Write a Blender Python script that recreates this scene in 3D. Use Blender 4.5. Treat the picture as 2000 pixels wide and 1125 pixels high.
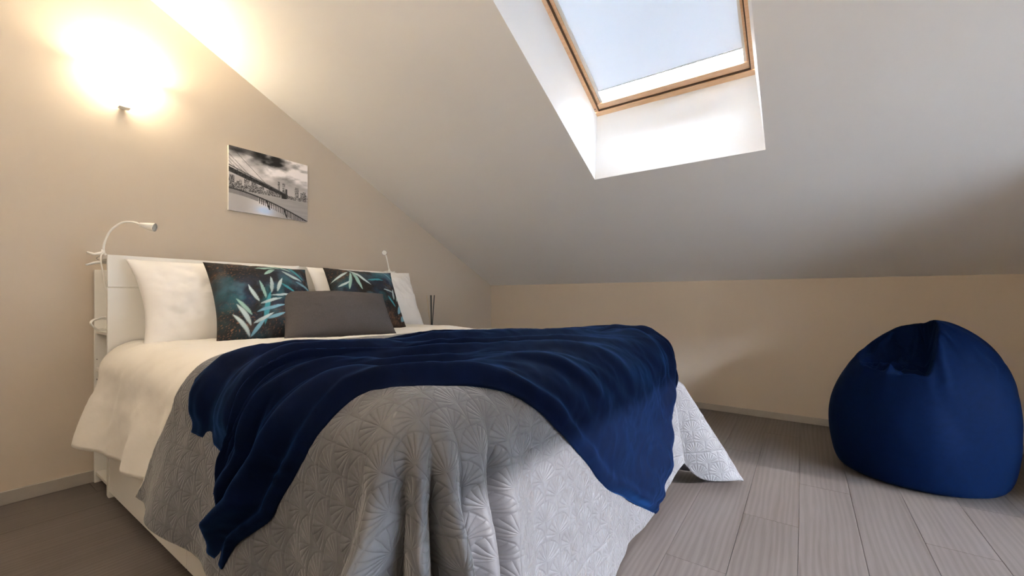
import bpy, bmesh, math, random
import numpy as np
from mathutils import Vector, Matrix, noise as mnoise

for o in list(bpy.data.objects):
    bpy.data.objects.remove(o, do_unlink=True)
scene = bpy.context.scene
COL = scene.collection
random.seed(4)

# ------------------------------------------------------------------ camera
F_PX, YAW, CX, CY, CAM_H = 814.83, .6119, 998.35, 582.2, .91
cam_data = bpy.data.cameras.new('camera')
cam_data.sensor_width = 36.0
cam_data.lens = F_PX / 2000 * 36.0
cam_data.shift_x = (1000 - CX) / 2000
cam_data.shift_y = (CY - 562.5) / 2000
cam_data.clip_start = .02
cam = bpy.data.objects.new('camera', cam_data)
COL.objects.link(cam)
cam.location = (0, 0, CAM_H)
cam.rotation_euler = (math.pi / 2, 0, YAW - math.pi / 2)
scene.camera = cam

# ------------------------------------------------------------------ light
world = bpy.data.worlds.new('sky')
scene.world = world
world.use_nodes = True
bg = world.node_tree.nodes['Background']
bg.inputs['Color'].default_value = (.80, .88, 1.0, 1)
bg.inputs['Strength'].default_value = 20.0

sun_data = bpy.data.lights.new('sun', 'SUN')
sun_data.energy = 1.5
sun_data.angle = math.radians(1.2)
sun_data.color = (1.0, .88, .86)
sun = bpy.data.objects.new('sun', sun_data)
COL.objects.link(sun)
sun.location = (1, -6, 5)
SUN_DIR = Vector((0.0, 1.0, -.335))
sun.rotation_euler = SUN_DIR.to_track_quat('-Z', 'Y').to_euler()

LAMP_POWER = 1.2
FILL_LAMP_POWER = 29.0
scene.view_settings.view_transform = 'Standard'
scene.view_settings.look = 'None'
scene.view_settings.gamma = 1.0
scene.view_settings.use_curve_mapping = False
scene.view_settings.exposure = 2.72
scene.cycles.max_bounces = 10
scene.cycles.diffuse_bounces = 6
scene.cycles.sample_clamp_indirect = 6.0

# ------------------------------------------------------------------ room numbers (metres)
XW, YW, HK, SL = 3.7217, 2.8896, 1.0518, .4905        # knee wall x, headboard wall y, knee height, slope
YB, X_LEFT, Z_FLAT = -2.2, -1.15, 2.80               # wall behind, far left wall, flat ceiling height
ALPHA = math.atan(SL)
def zc(x): return HK + SL * (XW - x)
X_RIDGE = XW - (Z_FLAT - HK) / SL

# ------------------------------------------------------------------ helpers
def srgb(r, g, b):
    f = lambda c: (c / 12.92 if c <= .04045 else ((c + .055) / 1.055) ** 2.4)
    return (f(r / 255), f(g / 255), f(b / 255), 1)

class NT:
    """tiny node-tree builder"""
    def __init__(self, name):
        self.m = bpy.data.materials.new(name); self.m.use_nodes = True
        self.t = self.m.node_tree; self.b = self.t.nodes['Principled BSDF']
    def n(self, typ, **kw):
        nd = self.t.nodes.new(typ)
        for k, v in kw.items():
            if k.startswith('i_'): nd.inputs[k[2:].replace('_', ' ')].default_value = v
            else: setattr(nd, k, v)
        return nd
    def l(self, a, b): self.t.links.new(a, b)
    def math(self, op, a, b=None, c=None):
        nd = self.t.nodes.new('ShaderNodeMath'); nd.operation = op
        for i, v in enumerate((a, b, c)):
            if v is None: continue
            if isinstance(v, (int, float)): nd.inputs[i].default_value = v
            else: self.l(v, nd.inputs[i])
        return nd.outputs[0]
    def mix(self, fac, a, b, blend='MIX'):
        nd = self.t.nodes.new('ShaderNodeMix'); nd.data_type = 'RGBA'; nd.blend_type = blend
        for s, v in ((nd.inputs[0], fac), (nd.inputs[6], a), (nd.inputs[7], b)):
            if isinstance(v, (int, float, tuple)): s.default_value = v
            else: self.l(v, s)
        return nd.outputs[2]
    def ramp(self, fac, stops):
        nd = self.t.nodes.new('ShaderNodeValToRGB'); e = nd.color_ramp.elements
        while len(e) < len(stops): e.new(.5)
        for el, (p, c) in zip(e, stops): el.position = p; el.color = c
        self.l(fac, nd.inputs[0]); return nd.outputs[0]
    def bump(self, height, strength, dist):
        nd = self.t.nodes.new('ShaderNodeBump'); nd.inputs['Strength'].default_value = strength
        nd.inputs['Distance'].default_value = dist; self.l(height, nd.inputs['Height'])
        self.l(nd.outputs[0], self.b.inputs['Normal'])
        return nd
    def noise(self, vec, scale, detail=3, rough=.5):
        nd = self.t.nodes.new('ShaderNodeTexNoise'); nd.inputs['Scale'].default_value = scale
        nd.inputs['Detail'].default_value = detail; nd.inputs['Roughness'].default_value = rough
        if vec is not None: self.l(vec, nd.inputs['Vector'])
        return nd.outputs['Fac']
    def coord(self, kind='Object', scale=None):
        nd = self.t.nodes.new('ShaderNodeTexCoord'); out = nd.outputs[kind]
        if scale:
            mp = self.t.nodes.new('ShaderNodeMapping'); mp.inputs['Scale'].default_value = scale
            self.l(out, mp.inputs['Vector']); out = mp.outputs[0]
        return out
    def set(self, **kw):
        for k, v in kw.items():
            self.b.inputs[k.replace('_', ' ')].default_value = v
        return self

def plain(name, col, rough=.5, noise_scale=40., amount=.06, bump=0., bump_scale=300., **kw):
    n = NT(name)
    c = n.coord('Object')
    f = n.noise(c, noise_scale, 3)
    dark = tuple(x * (1 - amount) for x in col[:3]) + (1,)
    lite = tuple(min(1, x * (1 + amount)) for x in col[:3]) + (1,)
    n.l(n.mix(f, dark, lite), n.b.inputs['Base Color'])
    n.set(Roughness=rough, **kw)
    if bump:
        n.bump(n.noise(c, bump_scale, 4), bump, .002)
    return n.m

def link(o, parent=None):
    COL.objects.link(o)
    if parent is not None: o.parent = parent
    return o
def mesh_obj(name, verts, faces, mat=None, parent=None, smooth=False, loc=(0, 0, 0), uv=None):
    me = bpy.data.meshes.new(name)
    me.from_pydata([tuple(map(float, v)) for v in verts], [], [tuple(f) for f in faces])
    me.update()
    if smooth: me.polygons.foreach_set('use_smooth', [True] * len(me.polygons))
    if mat: me.materials.append(mat)
    if uv is not None:
        layer = me.uv_layers.new(name='UVMap')
        li = np.empty(len(me.loops), dtype=np.int32); me.loops.foreach_get('vertex_index', li)
        layer.data.foreach_set('uv', np.asarray(uv, dtype=np.float32)[li].ravel())
    o = bpy.data.objects.new(name, me); o.location = loc
    return link(o, parent)
def bm_obj(name, bm, mat=None, parent=None, smooth=False, loc=(0, 0, 0)):
    me = bpy.data.meshes.new(name)
    bmesh.ops.recalc_face_normals(bm, faces=bm.faces)
    bm.to_mesh(me); bm.free()
    if smooth: me.polygons.foreach_set('use_smooth', [True] * len(me.polygons))
    if mat: me.materials.append(mat)
    o = bpy.data.objects.new(name, me); o.location = loc
    return link(o, parent)
def box_bm(lo, hi, bevel=0., bm=None):
    bm = bm or bmesh.new()
    r = bmesh.ops.create_cube(bm, size=1)
    lo, hi = Vector(lo), Vector(hi)
    for v in r['verts']:
        v.co = Vector((lo[i] + (v.co[i] + .5) * (hi[i] - lo[i]) for i in range(3)))
    if bevel:
        es = list({e for v in r['verts'] for e in v.link_edges})
        bmesh.ops.bevel(bm, geom=es, offset=bevel, segments=2, profile=.6, affect='EDGES')
    return bm
def box(name, lo, hi, mat, parent=None, bevel=0., origin=None):
    origin = Vector(origin) if origin else Vector((0, 0, 0))
    return bm_obj(name, box_bm(Vector(lo) - origin, Vector(hi) - origin, bevel), mat, parent, False, origin if parent is None else (0, 0, 0))
def empty(name, loc=(0, 0, 0), label=None, cat=None, group=None, kind=None):
    o = bpy.data.objects.new(name, None); o.location = loc; o.empty_display_size = .1
    COL.objects.link(o)
    return tag(o, label, cat, group, kind)
def tag(o, label=None, cat=None, group=None, kind=None):
    if label: o['label'] = label
    if cat: o['category'] = cat
    if group: o['group'] = group
    if kind: o['kind'] = kind
    return o
def tube_data(pts, rad, seg=10, closed=False):
    pts = [Vector(p) for p in pts]; n = len(pts)
    rads = rad if hasattr(rad, '__len__') else [rad] * n
    vs, fs = [], []
    up = None
    for i, p in enumerate(pts):
        a = pts[(i - 1) % n] if (closed or i > 0) else p
        b = pts[(i + 1) % n] if (closed or i < n - 1) else p
        t = (b - a).normalized()
        if up is None:
            up = t.orthogonal().normalized()
        up = (up - t * up.dot(t)).normalized(); s = t.cross(up)
        for k in range(seg):
            q = 2 * math.pi * k / seg
            vs.append(p + (up * math.cos(q) + s * math.sin(q)) * rads[i])
    for i in range(n if closed else n - 1):
        j = (i + 1) % n
        for k in range(seg):
            l = (k + 1) % seg
            fs.append((i * seg + k, i * seg + l, j * seg + l, j * seg + k))
    if not closed:
        fs.append(tuple(range(seg))[::-1]); fs.append(tuple((n - 1) * seg + k for k in range(seg)))
    return vs, fs
def tube(name, pts, rad, mat, parent=None, seg=10, closed=False):
    v, f = tube_data(pts, rad, seg, closed)
    return mesh_obj(name, v, f, mat, parent, True)
def spline(pts, n):
    """Catmull-Rom through points (any dimension)"""
    P = np.array(pts, float); m = len(P)
    P = np.vstack([2 * P[0] - P[1], P, 2 * P[-1] - P[-2]])
    out = []
    for q in np.linspace(0, m - 1 - 1e-9, n):
        i = int(q); t = q - i
        p0, p1, p2, p3 = P[i:i + 4]
        out.append(.5 * (2 * p1 + (p2 - p0) * t + (2 * p0 - 5 * p1 + 4 * p2 - p3) * t * t + (3 * p1 - p0 - 3 * p2 + p3) * t ** 3))
    return np.array(out)
def arclen(pts, n):
    """spline resampled evenly by length"""
    D = spline(pts, 400); s = np.r_[0, np.cumsum(np.linalg.norm(np.diff(D, axis=0), axis=1))]
    q = np.linspace(0, s[-1], n)
    return np.stack([np.interp(q, s, D[:, k]) for k in range(D.shape[1])], -1)
def grid_faces(nu, nv, wrap=False):
    fs = []
    for j in range(nv - 1):
        for i in range(nu if wrap else nu - 1):
            k = (i + 1) % nu
            fs.append((j * nu + i, j * nu + k, (j + 1) * nu + k, (j + 1) * nu + i))
    return fs
def hashn(ix, iy, seed):
    return np.modf(np.abs(np.sin(ix * 127.1 + iy * 311.7 + seed * 74.7) * 43758.5453))[0]
def vnoise(x, y, seed=0):
    xi, yi = np.floor(x), np.floor(y); fx, fy = x - xi, y - yi
    fx = fx * fx * (3 - 2 * fx); fy = fy * fy * (3 - 2 * fy)
    a, b, c, d = hashn(xi, yi, seed), hashn(xi + 1, yi, seed), hashn(xi, yi + 1, seed), hashn(xi + 1, yi + 1, seed)
    return a + (b - a) * fx + (c - a) * fy + (a - b - c + d) * fx * fy
def fbm(x, y, seed=0, oct=4):
    s, a, t = 0, .5, 0
    for k in range(oct):
        s = s + a * vnoise(x * 2 ** k, y * 2 ** k, seed + k); t += a; a *= .5
    return s / t
def gs(x, m, s): return np.exp(-((x - m) / s) ** 2)
def sstep(x, a, b):
    t = np.clip((x - a) / (b - a), 0, 1); return t * t * (3 - 2 * t)
def ridge0(x): return (.5 + .5 * np.cos(2 * np.pi * x)) ** 2
def set_colors(o, cols):
    me = o.data
    at = me.color_attributes.new('print', 'FLOAT_COLOR', 'POINT')
    at.data.foreach_set('color', np.asarray(cols, np.float32).ravel())

# ------------------------------------------------------------------ materials
M = {}
def wall_mat(name, col):
    n = NT(name); c = n.coord('Object')
    f = n.noise(c, 1.7, 3)
    n.l(n.mix(f, tuple(x * .97 for x in col[:3]) + (1,), tuple(min(1, x * 1.03) for x in col[:3]) + (1,)), n.b.inputs['Base Color'])
    n.set(Roughness=.62); n.b.inputs['Specular IOR Level'].default_value = .3
    n.bump(n.noise(c, 240, 3), .12, .001)
    return n.m
M['wall'] = wall_mat('greige_paint', (.56, .485, .405, 1))
M['ceil'] = wall_mat('white_paint', (.86, .85, .85, 1))
M['lining'] = wall_mat('white_lining', (.90, .905, .91, 1))
M['white_lacquer'] = plain('white_lacquer', (.80, .79, .76, 1), .38, 6, .02)
M['white_plastic'] = plain('white_plastic', (.82, .81, .78, 1), .35, 20, .02)
M['base'] = plain('grey_skirting', (.36, .33, .30, 1), .5, 30, .06)
M['dark'] = plain('dark_metal', (.05, .05, .055, 1), .4)
M['chrome'] = plain('lens_ring', (.6, .6, .62, 1), .25, Metallic=.9)
M['stick_dark'] = plain('dark_reed', (.02, .028, .03, 1), .7)
M['stick_pale'] = plain('pale_reed', (.55, .42, .28, 1), .7)
M['groove_shade'] = plain('groove_shade_brown', (.10, .055, .03, 1), .6)
M['mattress'] = plain('mattress_ticking', (.7, .7, .68, 1), .9)
M['terrace'] = plain('dark_slate', (.05, .048, .046, 1), .8)

def pine():
    n = NT('pine_wood'); c = n.coord('Object', (3, 3, 40))
    g = n.noise(c, 6, 5, .6)
    col = n.ramp(g, [(.3, (.72, .45, .26, 1)), (.7, (.84, .58, .37, 1))])
    n.l(col, n.b.inputs['Base Color']); n.set(Roughness=.4); return n.m
M['pine'] = pine()

def oak():
    """grey-brown oak laminate; each plank shifts the grain and the tone by its own position"""
    n = NT('oak_laminate')
    oi = n.n('ShaderNodeObjectInfo'); tc = n.n('ShaderNodeTexCoord')
    off = n.n('ShaderNodeVectorMath', operation='SCALE'); off.inputs['Scale'].default_value = 3.7
    n.l(oi.outputs['Location'], off.inputs[0])
    add = n.n('ShaderNodeVectorMath', operation='ADD'); n.l(tc.outputs['Object'], add.inputs[0]); n.l(off.outputs[0], add.inputs[1])
    mp = n.n('ShaderNodeMapping'); mp.inputs['Scale'].default_value = (.9, 9., 1.); n.l(add.outputs[0], mp.inputs['Vector'])
    warp = n.noise(mp.outputs[0], 1.1, 2)
    wv = n.n('ShaderNodeTexWave'); wv.wave_type = 'BANDS'; wv.bands_direction = 'Y'
    wv.inputs['Scale'].default_value = 1.6; wv.inputs['Distortion'].default_value = 9.; wv.inputs['Detail'].default_value = 3.
    wv.inputs['Detail Scale'].default_value = .8; n.l(mp.outputs[0], wv.inputs['Vector'])
    mp2 = n.n('ShaderNodeMapping'); mp2.inputs['Scale'].default_value = (4., 160., 1.); n.l(add.outputs[0], mp2.inputs['Vector'])
    fine = n.noise(mp2.outputs[0], 1., 4, .6)
    g = n.math('ADD', n.math('MULTIPLY', wv.outputs['Fac'], .24), n.math('ADD', n.math('MULTIPLY', fine, .5), n.math('MULTIPLY', warp, .45)))
    col = n.ramp(g, [(.25, (.076, .060, .052, 1)), (.55, (.112, .094, .087, 1)), (.85, (.145, .126, .118, 1))])
    tone = n.n('ShaderNodeHueSaturation'); n.l(col, tone.inputs['Color'])
    n.l(n.math('ADD', .93, n.math('MULTIPLY', oi.outputs['Random'], .14)), tone.inputs['Value'])
    n.l(tone.outputs[0], n.b.inputs['Base Color'])
    n.set(Roughness=.38); n.b.inputs['Specular IOR Level'].default_value = .45
    n.bump(fine, .15, .0008)
    return n.m
M['oak'] = oak()

def cloth_white(name, col, bscale=9., bstr=.35):
    n = NT(name); uv = n.coord('UV')
    w = n.noise(uv, bscale, 4, .55); wv = n.noise(uv, 900, 2)
    n.l(n.mix(wv, tuple(x * .95 for x in col) + (1,), col + (1,)), n.b.inputs['Base Color'])
    n.set(Roughness=.85); n.b.inputs['Sheen Weight'].default_value = .15
    n.bump(n.math('ADD', w, n.math('MULTIPLY', wv, .02)), bstr, .02)
    return n.m
M['sheet'] = cloth_white('white_cotton', (.80, .77, .72), 8, .15)
M['pillowcase'] = cloth_white('white_pillowcase', (.88, .87, .86), 5, .3)

def quilt_mat():
    """stitched fan (scallop) relief on grey microfibre; UV is in metres"""
    n = NT('grey_fan_quilt'); uv = n.coord('UV')
    dis = n.n('ShaderNodeTexNoise'); dis.inputs['Scale'].default_value = 14.; n.l(uv, dis.inputs['Vector'])
    sub = n.n('ShaderNodeVectorMath', operation='MULTIPLY_ADD'); n.l(dis.outputs['Color'], sub.inputs[0])
    sub.inputs[1].default_value = (.012, .012, 0); n.l(uv, sub.inputs[2])
    sep = n.n('ShaderNodeSeparateXYZ'); n.l(sub.outputs[0], sep.inputs[0])
    R = .05
    x = n.math('DIVIDE', sep.outputs[0], R); y = n.math('DIVIDE', sep.outputs[1], R)
    row = n.math('FLOOR', y); y0 = n.math('SUBTRACT', y, row)
    def fan(rw, yy):
        par = n.math('MODULO', n.math('ABSOLUTE', rw), 2.)
        xs = n.math('ADD', n.math('ADD', x, par), 1000.)
        xl = n.math('SUBTRACT', n.math('MODULO', xs, 2.), 1.)
        rho = n.math('SQRT', n.math('ADD', n.math('MULTIPLY', xl, xl), n.math('MULTIPLY', yy, yy)))
        phi = n.math('ARCTAN2', xl, n.math('ADD', yy, .0001))
        return rho, phi
    r1, p1 = fan(row, y0)
    r2, p2 = fan(n.math('SUBTRACT', row, 1.), n.math('ADD', y0, 1.))
    inside = n.math('LESS_THAN', r1, 1.)
    phi = n.math('ADD', n.math('MULTIPLY', inside, p1), n.math('MULTIPLY', n.math('SUBTRACT', 1., inside), p2))
    rho = n.math('ADD', n.math('MULTIPLY', inside, r1), n.math('MULTIPLY', n.math('SUBTRACT', 1., inside), r2))
    ray = n.math('ABSOLUTE', n.math('SINE', n.math('MULTIPLY', phi, 10.)))
    ray = n.math('POWER', ray, .45)
    edge = n.math('MINIMUM', n.math('MULTIPLY', n.math('ABSOLUTE', n.math('SUBTRACT', r1, 1.)), 14.), 1.)
    near = n.math('MINIMUM', n.math('MULTIPLY', rho, 2.2), 1.)
    h = n.math('MULTIPLY', n.math('MULTIPLY', ray, n.math('ADD', .55, n.math('MULTIPLY', edge, .45))), near)
    big = n.noise(uv, 22, 3, .55)
    # seam above the hem
    sp = n.n('ShaderNodeSeparateXYZ'); n.l(uv, sp.inputs[0])
    seam = n.math('MINIMUM', n.math('MULTIPLY', n.math('ABSOLUTE', n.math('SUBTRACT', sp.outputs[1], .045)), 160.), 1.)
    h = n.math('ADD', h, n.math('MULTIPLY', seam, .9))
    h = n.math('ADD', h, n.math('MULTIPLY', big, 1.6))
    fine = n.noise(uv, 1400, 2)
    n.l(n.mix(n.math('MINIMUM', ray, edge), (.078, .079, .089, 1), (.094, .095, .106, 1)), n.b.inputs['Base Color'])
    n.set(Roughness=.6); n.b.inputs['Sheen Weight'].default_value = .35; n.b.inputs['Sheen Roughness'].default_value = .4
    n.bump(n.math('ADD', h, n.math('MULTIPLY', fine, .05)), .42, .005)
    return n.m
M['quilt'] = quilt_mat()

def velvet(name, c1, c2, sheen, tint, scale=16, bstr=.2):
    n = NT(name); uv = n.coord('UV'); f = n.noise(uv, scale, 4, .6); g = n.noise(uv, 700, 2)
    n.l(n.mix(f, c1, c2), n.b.inputs['Base Color'])
    n.set(Roughness=.75); n.b.inputs['Sheen Weight'].default_value = sheen
    n.b.inputs['Sheen Roughness'].default_value = .35; n.b.inputs['Sheen Tint'].default_value = tint
    n.b.inputs['Specular IOR Level'].default_value = .04
    n.bump(n.math('ADD', n.math('MULTIPLY', f, .6), n.math('MULTIPLY', g, .12)), bstr, .008)
    return n.m
M['throw'] = velvet('navy_fleece', (.0006, .0022, .009, 1), (.0012, .0052, .025, 1), .28, (.02, .16, .60, 1))
M['bag'] = velvet('blue_suede', (.0006, .0048, .023, 1), (.0010, .008, .038, 1), .05, (.02, .16, .6, 1), 30, .12)
M['grey_cushion'] = plain('charcoal_weave', (.075, .068, .070, 1), .9, 250, .35, .5, 900)

def printed(name, rough=.7):
    n = NT(name); a = n.n('ShaderNodeAttribute', attribute_name='print'); c = n.coord('Object')
    n.l(a.outputs['Color'], n.b.inputs['Base Color']); n.set(Roughness=rough)
    n.bump(n.noise(c, 900, 2), .12, .001)
    return n.m
M['botanical'] = printed('botanical_print', .8)
M['bridge'] = printed('canvas_print', .32)

def glass(name):
    n = NT(name); t = n.t
    tr = t.nodes.new('ShaderNodeBsdfTransparent'); gl = t.nodes.new('ShaderNodeBsdfGlossy'); gl.inputs['Roughness'].default_value = .02
    tr.inputs['Color'].default_value = (.93, .96, .97, 1)
    fr = t.nodes.new('ShaderNodeFresnel'); fr.inputs['IOR'].default_value = 1.4
    mx = t.nodes.new('ShaderNodeMixShader'); n.l(fr.outputs[0], mx.inputs[0]); n.l(tr.outputs[0], mx.inputs[1]); n.l(gl.outputs[0], mx.inputs[2])
    n.l(mx.outputs[0], t.nodes['Material Output'].inputs['Surface']); return n.m
M['glass'] = glass('window_glass')
def blind_mat():
    n = NT('roller_blind_cloth'); t = n.t; c = n.coord('Object')
    tr = t.nodes.new('ShaderNodeBsdfTranslucent'); df = t.nodes.new('ShaderNodeBsdfDiffuse')
    w = n.noise(c, 500, 2)
    n.l(n.mix(w, (.60, .62, .65, 1), (.64, .66, .69, 1)), tr.inputs['Color'])
    df.inputs['Color'].default_value = (.75, .77, .8, 1)
    mx = t.nodes.new('ShaderNodeMixShader'); mx.inputs[0].default_value = .14
    n.l(df.outputs[0], mx.inputs[1]); n.l(tr.outputs[0], mx.inputs[2])
    n.l(mx.outputs[0], t.nodes['Material Output'].inputs['Surface']); return n.m
M['blind'] = blind_mat()
def opal(strength):
    n = NT('opal_glass_lit'); c = n.coord('Object'); f = n.noise(c, 8, 2)
    n.l(n.mix(f, (1, .84, .58, 1), (1, .87, .62, 1)), n.b.inputs['Emission Color'])
    n.set(Base_Color=(.9, .88, .8, 1), Roughness=.3, Emission_Strength=strength); return n.m
M['opal'] = opal(3.6)
M['lens'] = plain('frosted_lens', (.75, .74, .70, 1), .3)

# ------------------------------------------------------------------ the room
def struct(o): o['kind'] = 'structure'; return o
# floor: a base slab with single planks
floor = struct(box('floor', (X_LEFT, YB, -.06), (XW, YW, -.012), M['base'])); tag(floor, 'grey-brown oak laminate floor of staggered planks', 'floor')
PW, PL, GAP = .193, 1.29, .0012
plank_cache = {}
def plank_mesh(lx, ly):
    k = (round(lx, 4), round(ly, 4))
    if k not in plank_cache:
        me = bpy.data.meshes.new('plank'); bm = box_bm((0, 0, -.012), (lx, ly, 0), .0009)
        bm.to_mesh(me); bm.free(); me.materials.append(M['oak']); plank_cache[k] = me
    return plank_cache[k]
row = 0
y = .018 - PW * math.ceil((.018 - YB) / PW)
while y < YW:
    x = X_LEFT - PL * ((row * .37 + .11) % 1.0)
    while x < XW:
        a, b = max(x, X_LEFT), min(x + PL, XW); c, d = max(y, YB), min(y + PW, YW)
        if b - a > .01 and d - c > .005:
            o = bpy.data.objects.new('plank', plank_mesh(b - a - GAP, d - c - GAP)); o.location = (a, c, 0); link(o, floor)
        x += PL
    y += PW; row += 1

def wall(name, pts, mat, label):
    """pts: polygon of one wall face plus an extrusion away from the room"""
    return tag(struct(mesh_obj(name, pts[0], pts[1], mat)), label, 'wall')
def prism(outline, axis, t):
    n = len(outline); v = [list(p) for p in outline] + [[p[i] + (t if i == axis else 0) for i in range(3)] for p in outline]
    f = [tuple(range(n)), tuple(range(2 * n - 1, n - 1, -1))] + [(i, (i + 1) % n, n + (i + 1) % n, n + i) for i in range(n)]
    return v, f
prof = [(X_LEFT, 0), (XW, 0), (XW, HK), (X_RIDGE, Z_FLAT), (X_LEFT, Z_FLAT)]
wall('wall_headboard', prism([(x, YW, z - (.06 if z == 0 else 0)) for x, z in prof], 1, .12), M['wall'], 'greige painted gable wall behind the headboard')
wall('wall_knee', prism([(XW, YB - .12, -.06), (XW, YW + .12, -.06), (XW, YW + .12, HK), (XW, YB - .12, HK)], 0, .15), M['wall'], 'low greige knee wall under the sloped ceiling')
wall('wall_left', prism([(X_LEFT, YB - .12, -.06), (X_LEFT, YW + .12, -.06), (X_LEFT, YW + .12, Z_FLAT), (X_LEFT, YB - .12, Z_FLAT)], 0, -.12), M['wall'], 'greige wall at the high side of the room')
# wall behind the camera with a wide window
WX0, WX1, WZ0, WZ1 = .55, 2.68, .42, 1.50
vb = []; fb = []
def add_prism(outline):
    v, f = prism(outline, 1, -.12); k = len(vb); vb.extend(v); fb.extend([tuple(i + k for i in q) for q in f])
add_prism([(X_LEFT, YB, -.06), (WX0, YB, -.06), (WX0, YB, zc(WX0) if zc(WX0) < Z_FLAT else Z_FLAT), (X_RIDGE, YB, Z_FLAT), (X_LEFT, YB, Z_FLAT)])
add_prism([(WX0, YB, -.06), (WX1, YB, -.06), (WX1, YB, WZ0), (WX0, YB, WZ0)])
add_prism([(WX0, YB, WZ1), (WX1, YB, WZ1), (WX1, YB, zc(WX1)), (WX0, YB, min(zc(WX0), Z_FLAT))])
add_prism([(WX1, YB, -.06), (XW, YB, -.06), (XW, YB, HK), (WX1, YB, zc(WX1))])
wall('wall_back', (vb, fb), M['wall'], 'greige wall with a wide low window')
w2 = tag(struct(empty('window_2')), 'white framed low window in the wall facing the bed foot', 'window')
for lo, hi in (((WX0, YB - .09, WZ0), (WX1, YB - .04, WZ0 + .05)), ((WX0, YB - .09, WZ1 - .04), (WX1, YB - .04, WZ1)),
               ((WX0, YB - .09, WZ0 + .05), (WX0 + .05, YB - .04, WZ1 - .04)), ((WX1 - .04, YB - .09, WZ0 + .05), (WX1, YB - .04, WZ1 - .04))):
    box('frame_bar', lo, hi, M['white_lacquer'], w2, .004)
box('pane', (WX0 + .05, YB - .068, WZ0 + .05), (WX1 - .04, YB - .064, WZ1 - .04), M['glass'], w2)
struct(tag(box('ground', (-30, -30, -.5), (34, YB - .13, -.08), M['terrace']), 'grey stone ground outside the window', 'ground'))
# added outside that window, unseen: a roof slab and house that block sky light
struct(tag(box('sky_block_roof', (-1.3, YB - 5.0, 3.20), (XW + .4, YB - .13, 3.32), M['terrace']), 'unseen roof slab added to block sky above the low window', 'roof'))
struct(tag(box('sky_block_house', (-30, -30, -.08), (34, -23, 7.3), M['terrace']), 'unseen plain dark house added to block low sky across the yard', 'building'))

# unseen wall block beside the bean bag, added to keep window light off it
wall('wall_light_block', prism([(2.70, YB, -.06), (XW, YB, -.06), (XW, YB, HK), (2.70, YB, zc(2.70))], 1, -1.09 - YB), M['wall'], 'unseen greige wall block added to keep window light off the bean bag')
# sloped ceiling with the roof-window opening
OX0, OX1, OY0, OY1 = 1.16, 2.475, .159, 1.088
cv = []; cf = []
def cquad(x0, x1, y0, y1):
    k = len(cv)
    lo = [(x0, y0, zc(x0)), (x1, y0, zc(x1)), (x1, y1, zc(x1)), (x0, y1, zc(x0))]
    cv.extend(lo); cf.append((k, k + 3, k + 2, k + 1))
cquad(X_RIDGE, OX0, YB - .12, YW + .12); cquad(OX1, XW + .15, YB - .12, YW + .12)
cquad(OX0, OX1, YB - .12, OY0); cquad(OX0, OX1, OY1, YW + .12)
k = len(cv); cv += [(X_LEFT - .12, YB - .12, Z_FLAT), (X_RIDGE, YB - .12, Z_FLAT), (X_RIDGE, YW + .12, Z_FLAT), (X_LEFT - .12, YW + .12, Z_FLAT)]
cf.append((k, k + 3, k + 2, k + 1))
ceiling = tag(struct(mesh_obj('ceiling', cv, cf, M['ceil'])), 'white sloped attic ceiling with a roof-window opening', 'ceiling')
# outer roof skin above, so that no light passes around the lining
F0 = Vector((2.478, 0, 2.065)); EW = Vector((-math.cos(ALPHA), 0, math.sin(ALPHA))); EN = Vector((math.sin(ALPHA), 0, math.cos(ALPHA)))
def wp(yv, w, n): return Vector((0, yv, 0)) + F0 + EW * w + EN * n
FY0, FY1, WLEN = .205, 1.075, 1.30
w1 = tag(struct(empty('window_1')), 'pine roof window with a white roller blind nearly closed', 'window')
# plaster lining: four walls from the ceiling opening to the frame
def lining(p):
    q = sum((Vector(v) for v in p), Vector()) / 4
    mesh_obj('lining_panel', p, [(0, 1, 2, 3)], M['lining'], w1)
top_b0, top_b1 = wp(FY0, -.006, 0), wp(FY1, -.006, 0); top_t0, top_t1 = wp(FY0, WLEN, 0), wp(FY1, WLEN, 0)
bb0, bb1 = (OX1, OY0, zc(OX1)), (OX1, OY1, zc(OX1)); bt0, bt1 = (OX0, OY0, zc(OX0)), (OX0, OY1, zc(OX0))
lining([bb0, bb1, top_b1, top_b0]); lining([bb1, bt1, top_t1, top_b1]); lining([bt1, bt0, top_t0, top_t1]); lining([bt0, bb0, top_b0, top_t0])
def wbar(name, y0, y1, w0, w1_, n0, n1, mat, bevel=.003):
    bm = box_bm((y0, w0, n0), (y1, w1_, n1), bevel)
    for v in bm.verts:
        v.co = wp(v.co.x, v.co.y, v.co.z)
    return bm_obj(name, bm, mat, w1)
fo = .10
wbar('frame_bar', FY0 - fo, FY1 + fo, -fo, .024, 0, .12, M['pine'])
wbar('frame_bar', FY0 - fo, FY1 + fo, WLEN - .03, WLEN + fo, 0, .12, M['pine'])
wbar('frame_bar', FY0 - fo, FY0 + .016, .028, WLEN - .03, 0, .12, M['pine'])
wbar('frame_bar', FY1 - .020, FY1 + fo, .028, WLEN - .03, 0, .12, M['pine'])
SY0, SY1, SW0, SW1 = .239, 1.030, .070, WLEN - .07
wbar('sash_bar', FY0 + .022, FY1 - .026, .032, SW0, .012, .10, M['pine'])
wbar('sash_bar', FY0 + .019, FY1 - .023, SW1, WLEN - .033, .018, .10, M['pine'])
wbar('sash_bar', FY0 + .022, SY0, SW0, SW1, .018, .10, M['pine'])
wbar('sash_bar', SY1, FY1 - .026, SW0, SW1, .018, .10, M['pine'])
wbar('pane', SY0, SY1, SW0, SW1, .078, .084, M['glass'], 0)
wbar('blind_rail', SY0, SY0 + .012, SW0, SW1, .022, .05, M['white_lacquer'], .002)
wbar('blind_rail', SY1 - .016, SY1, SW0, SW1, .022, .05, M['white_lacquer'], .002)
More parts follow.
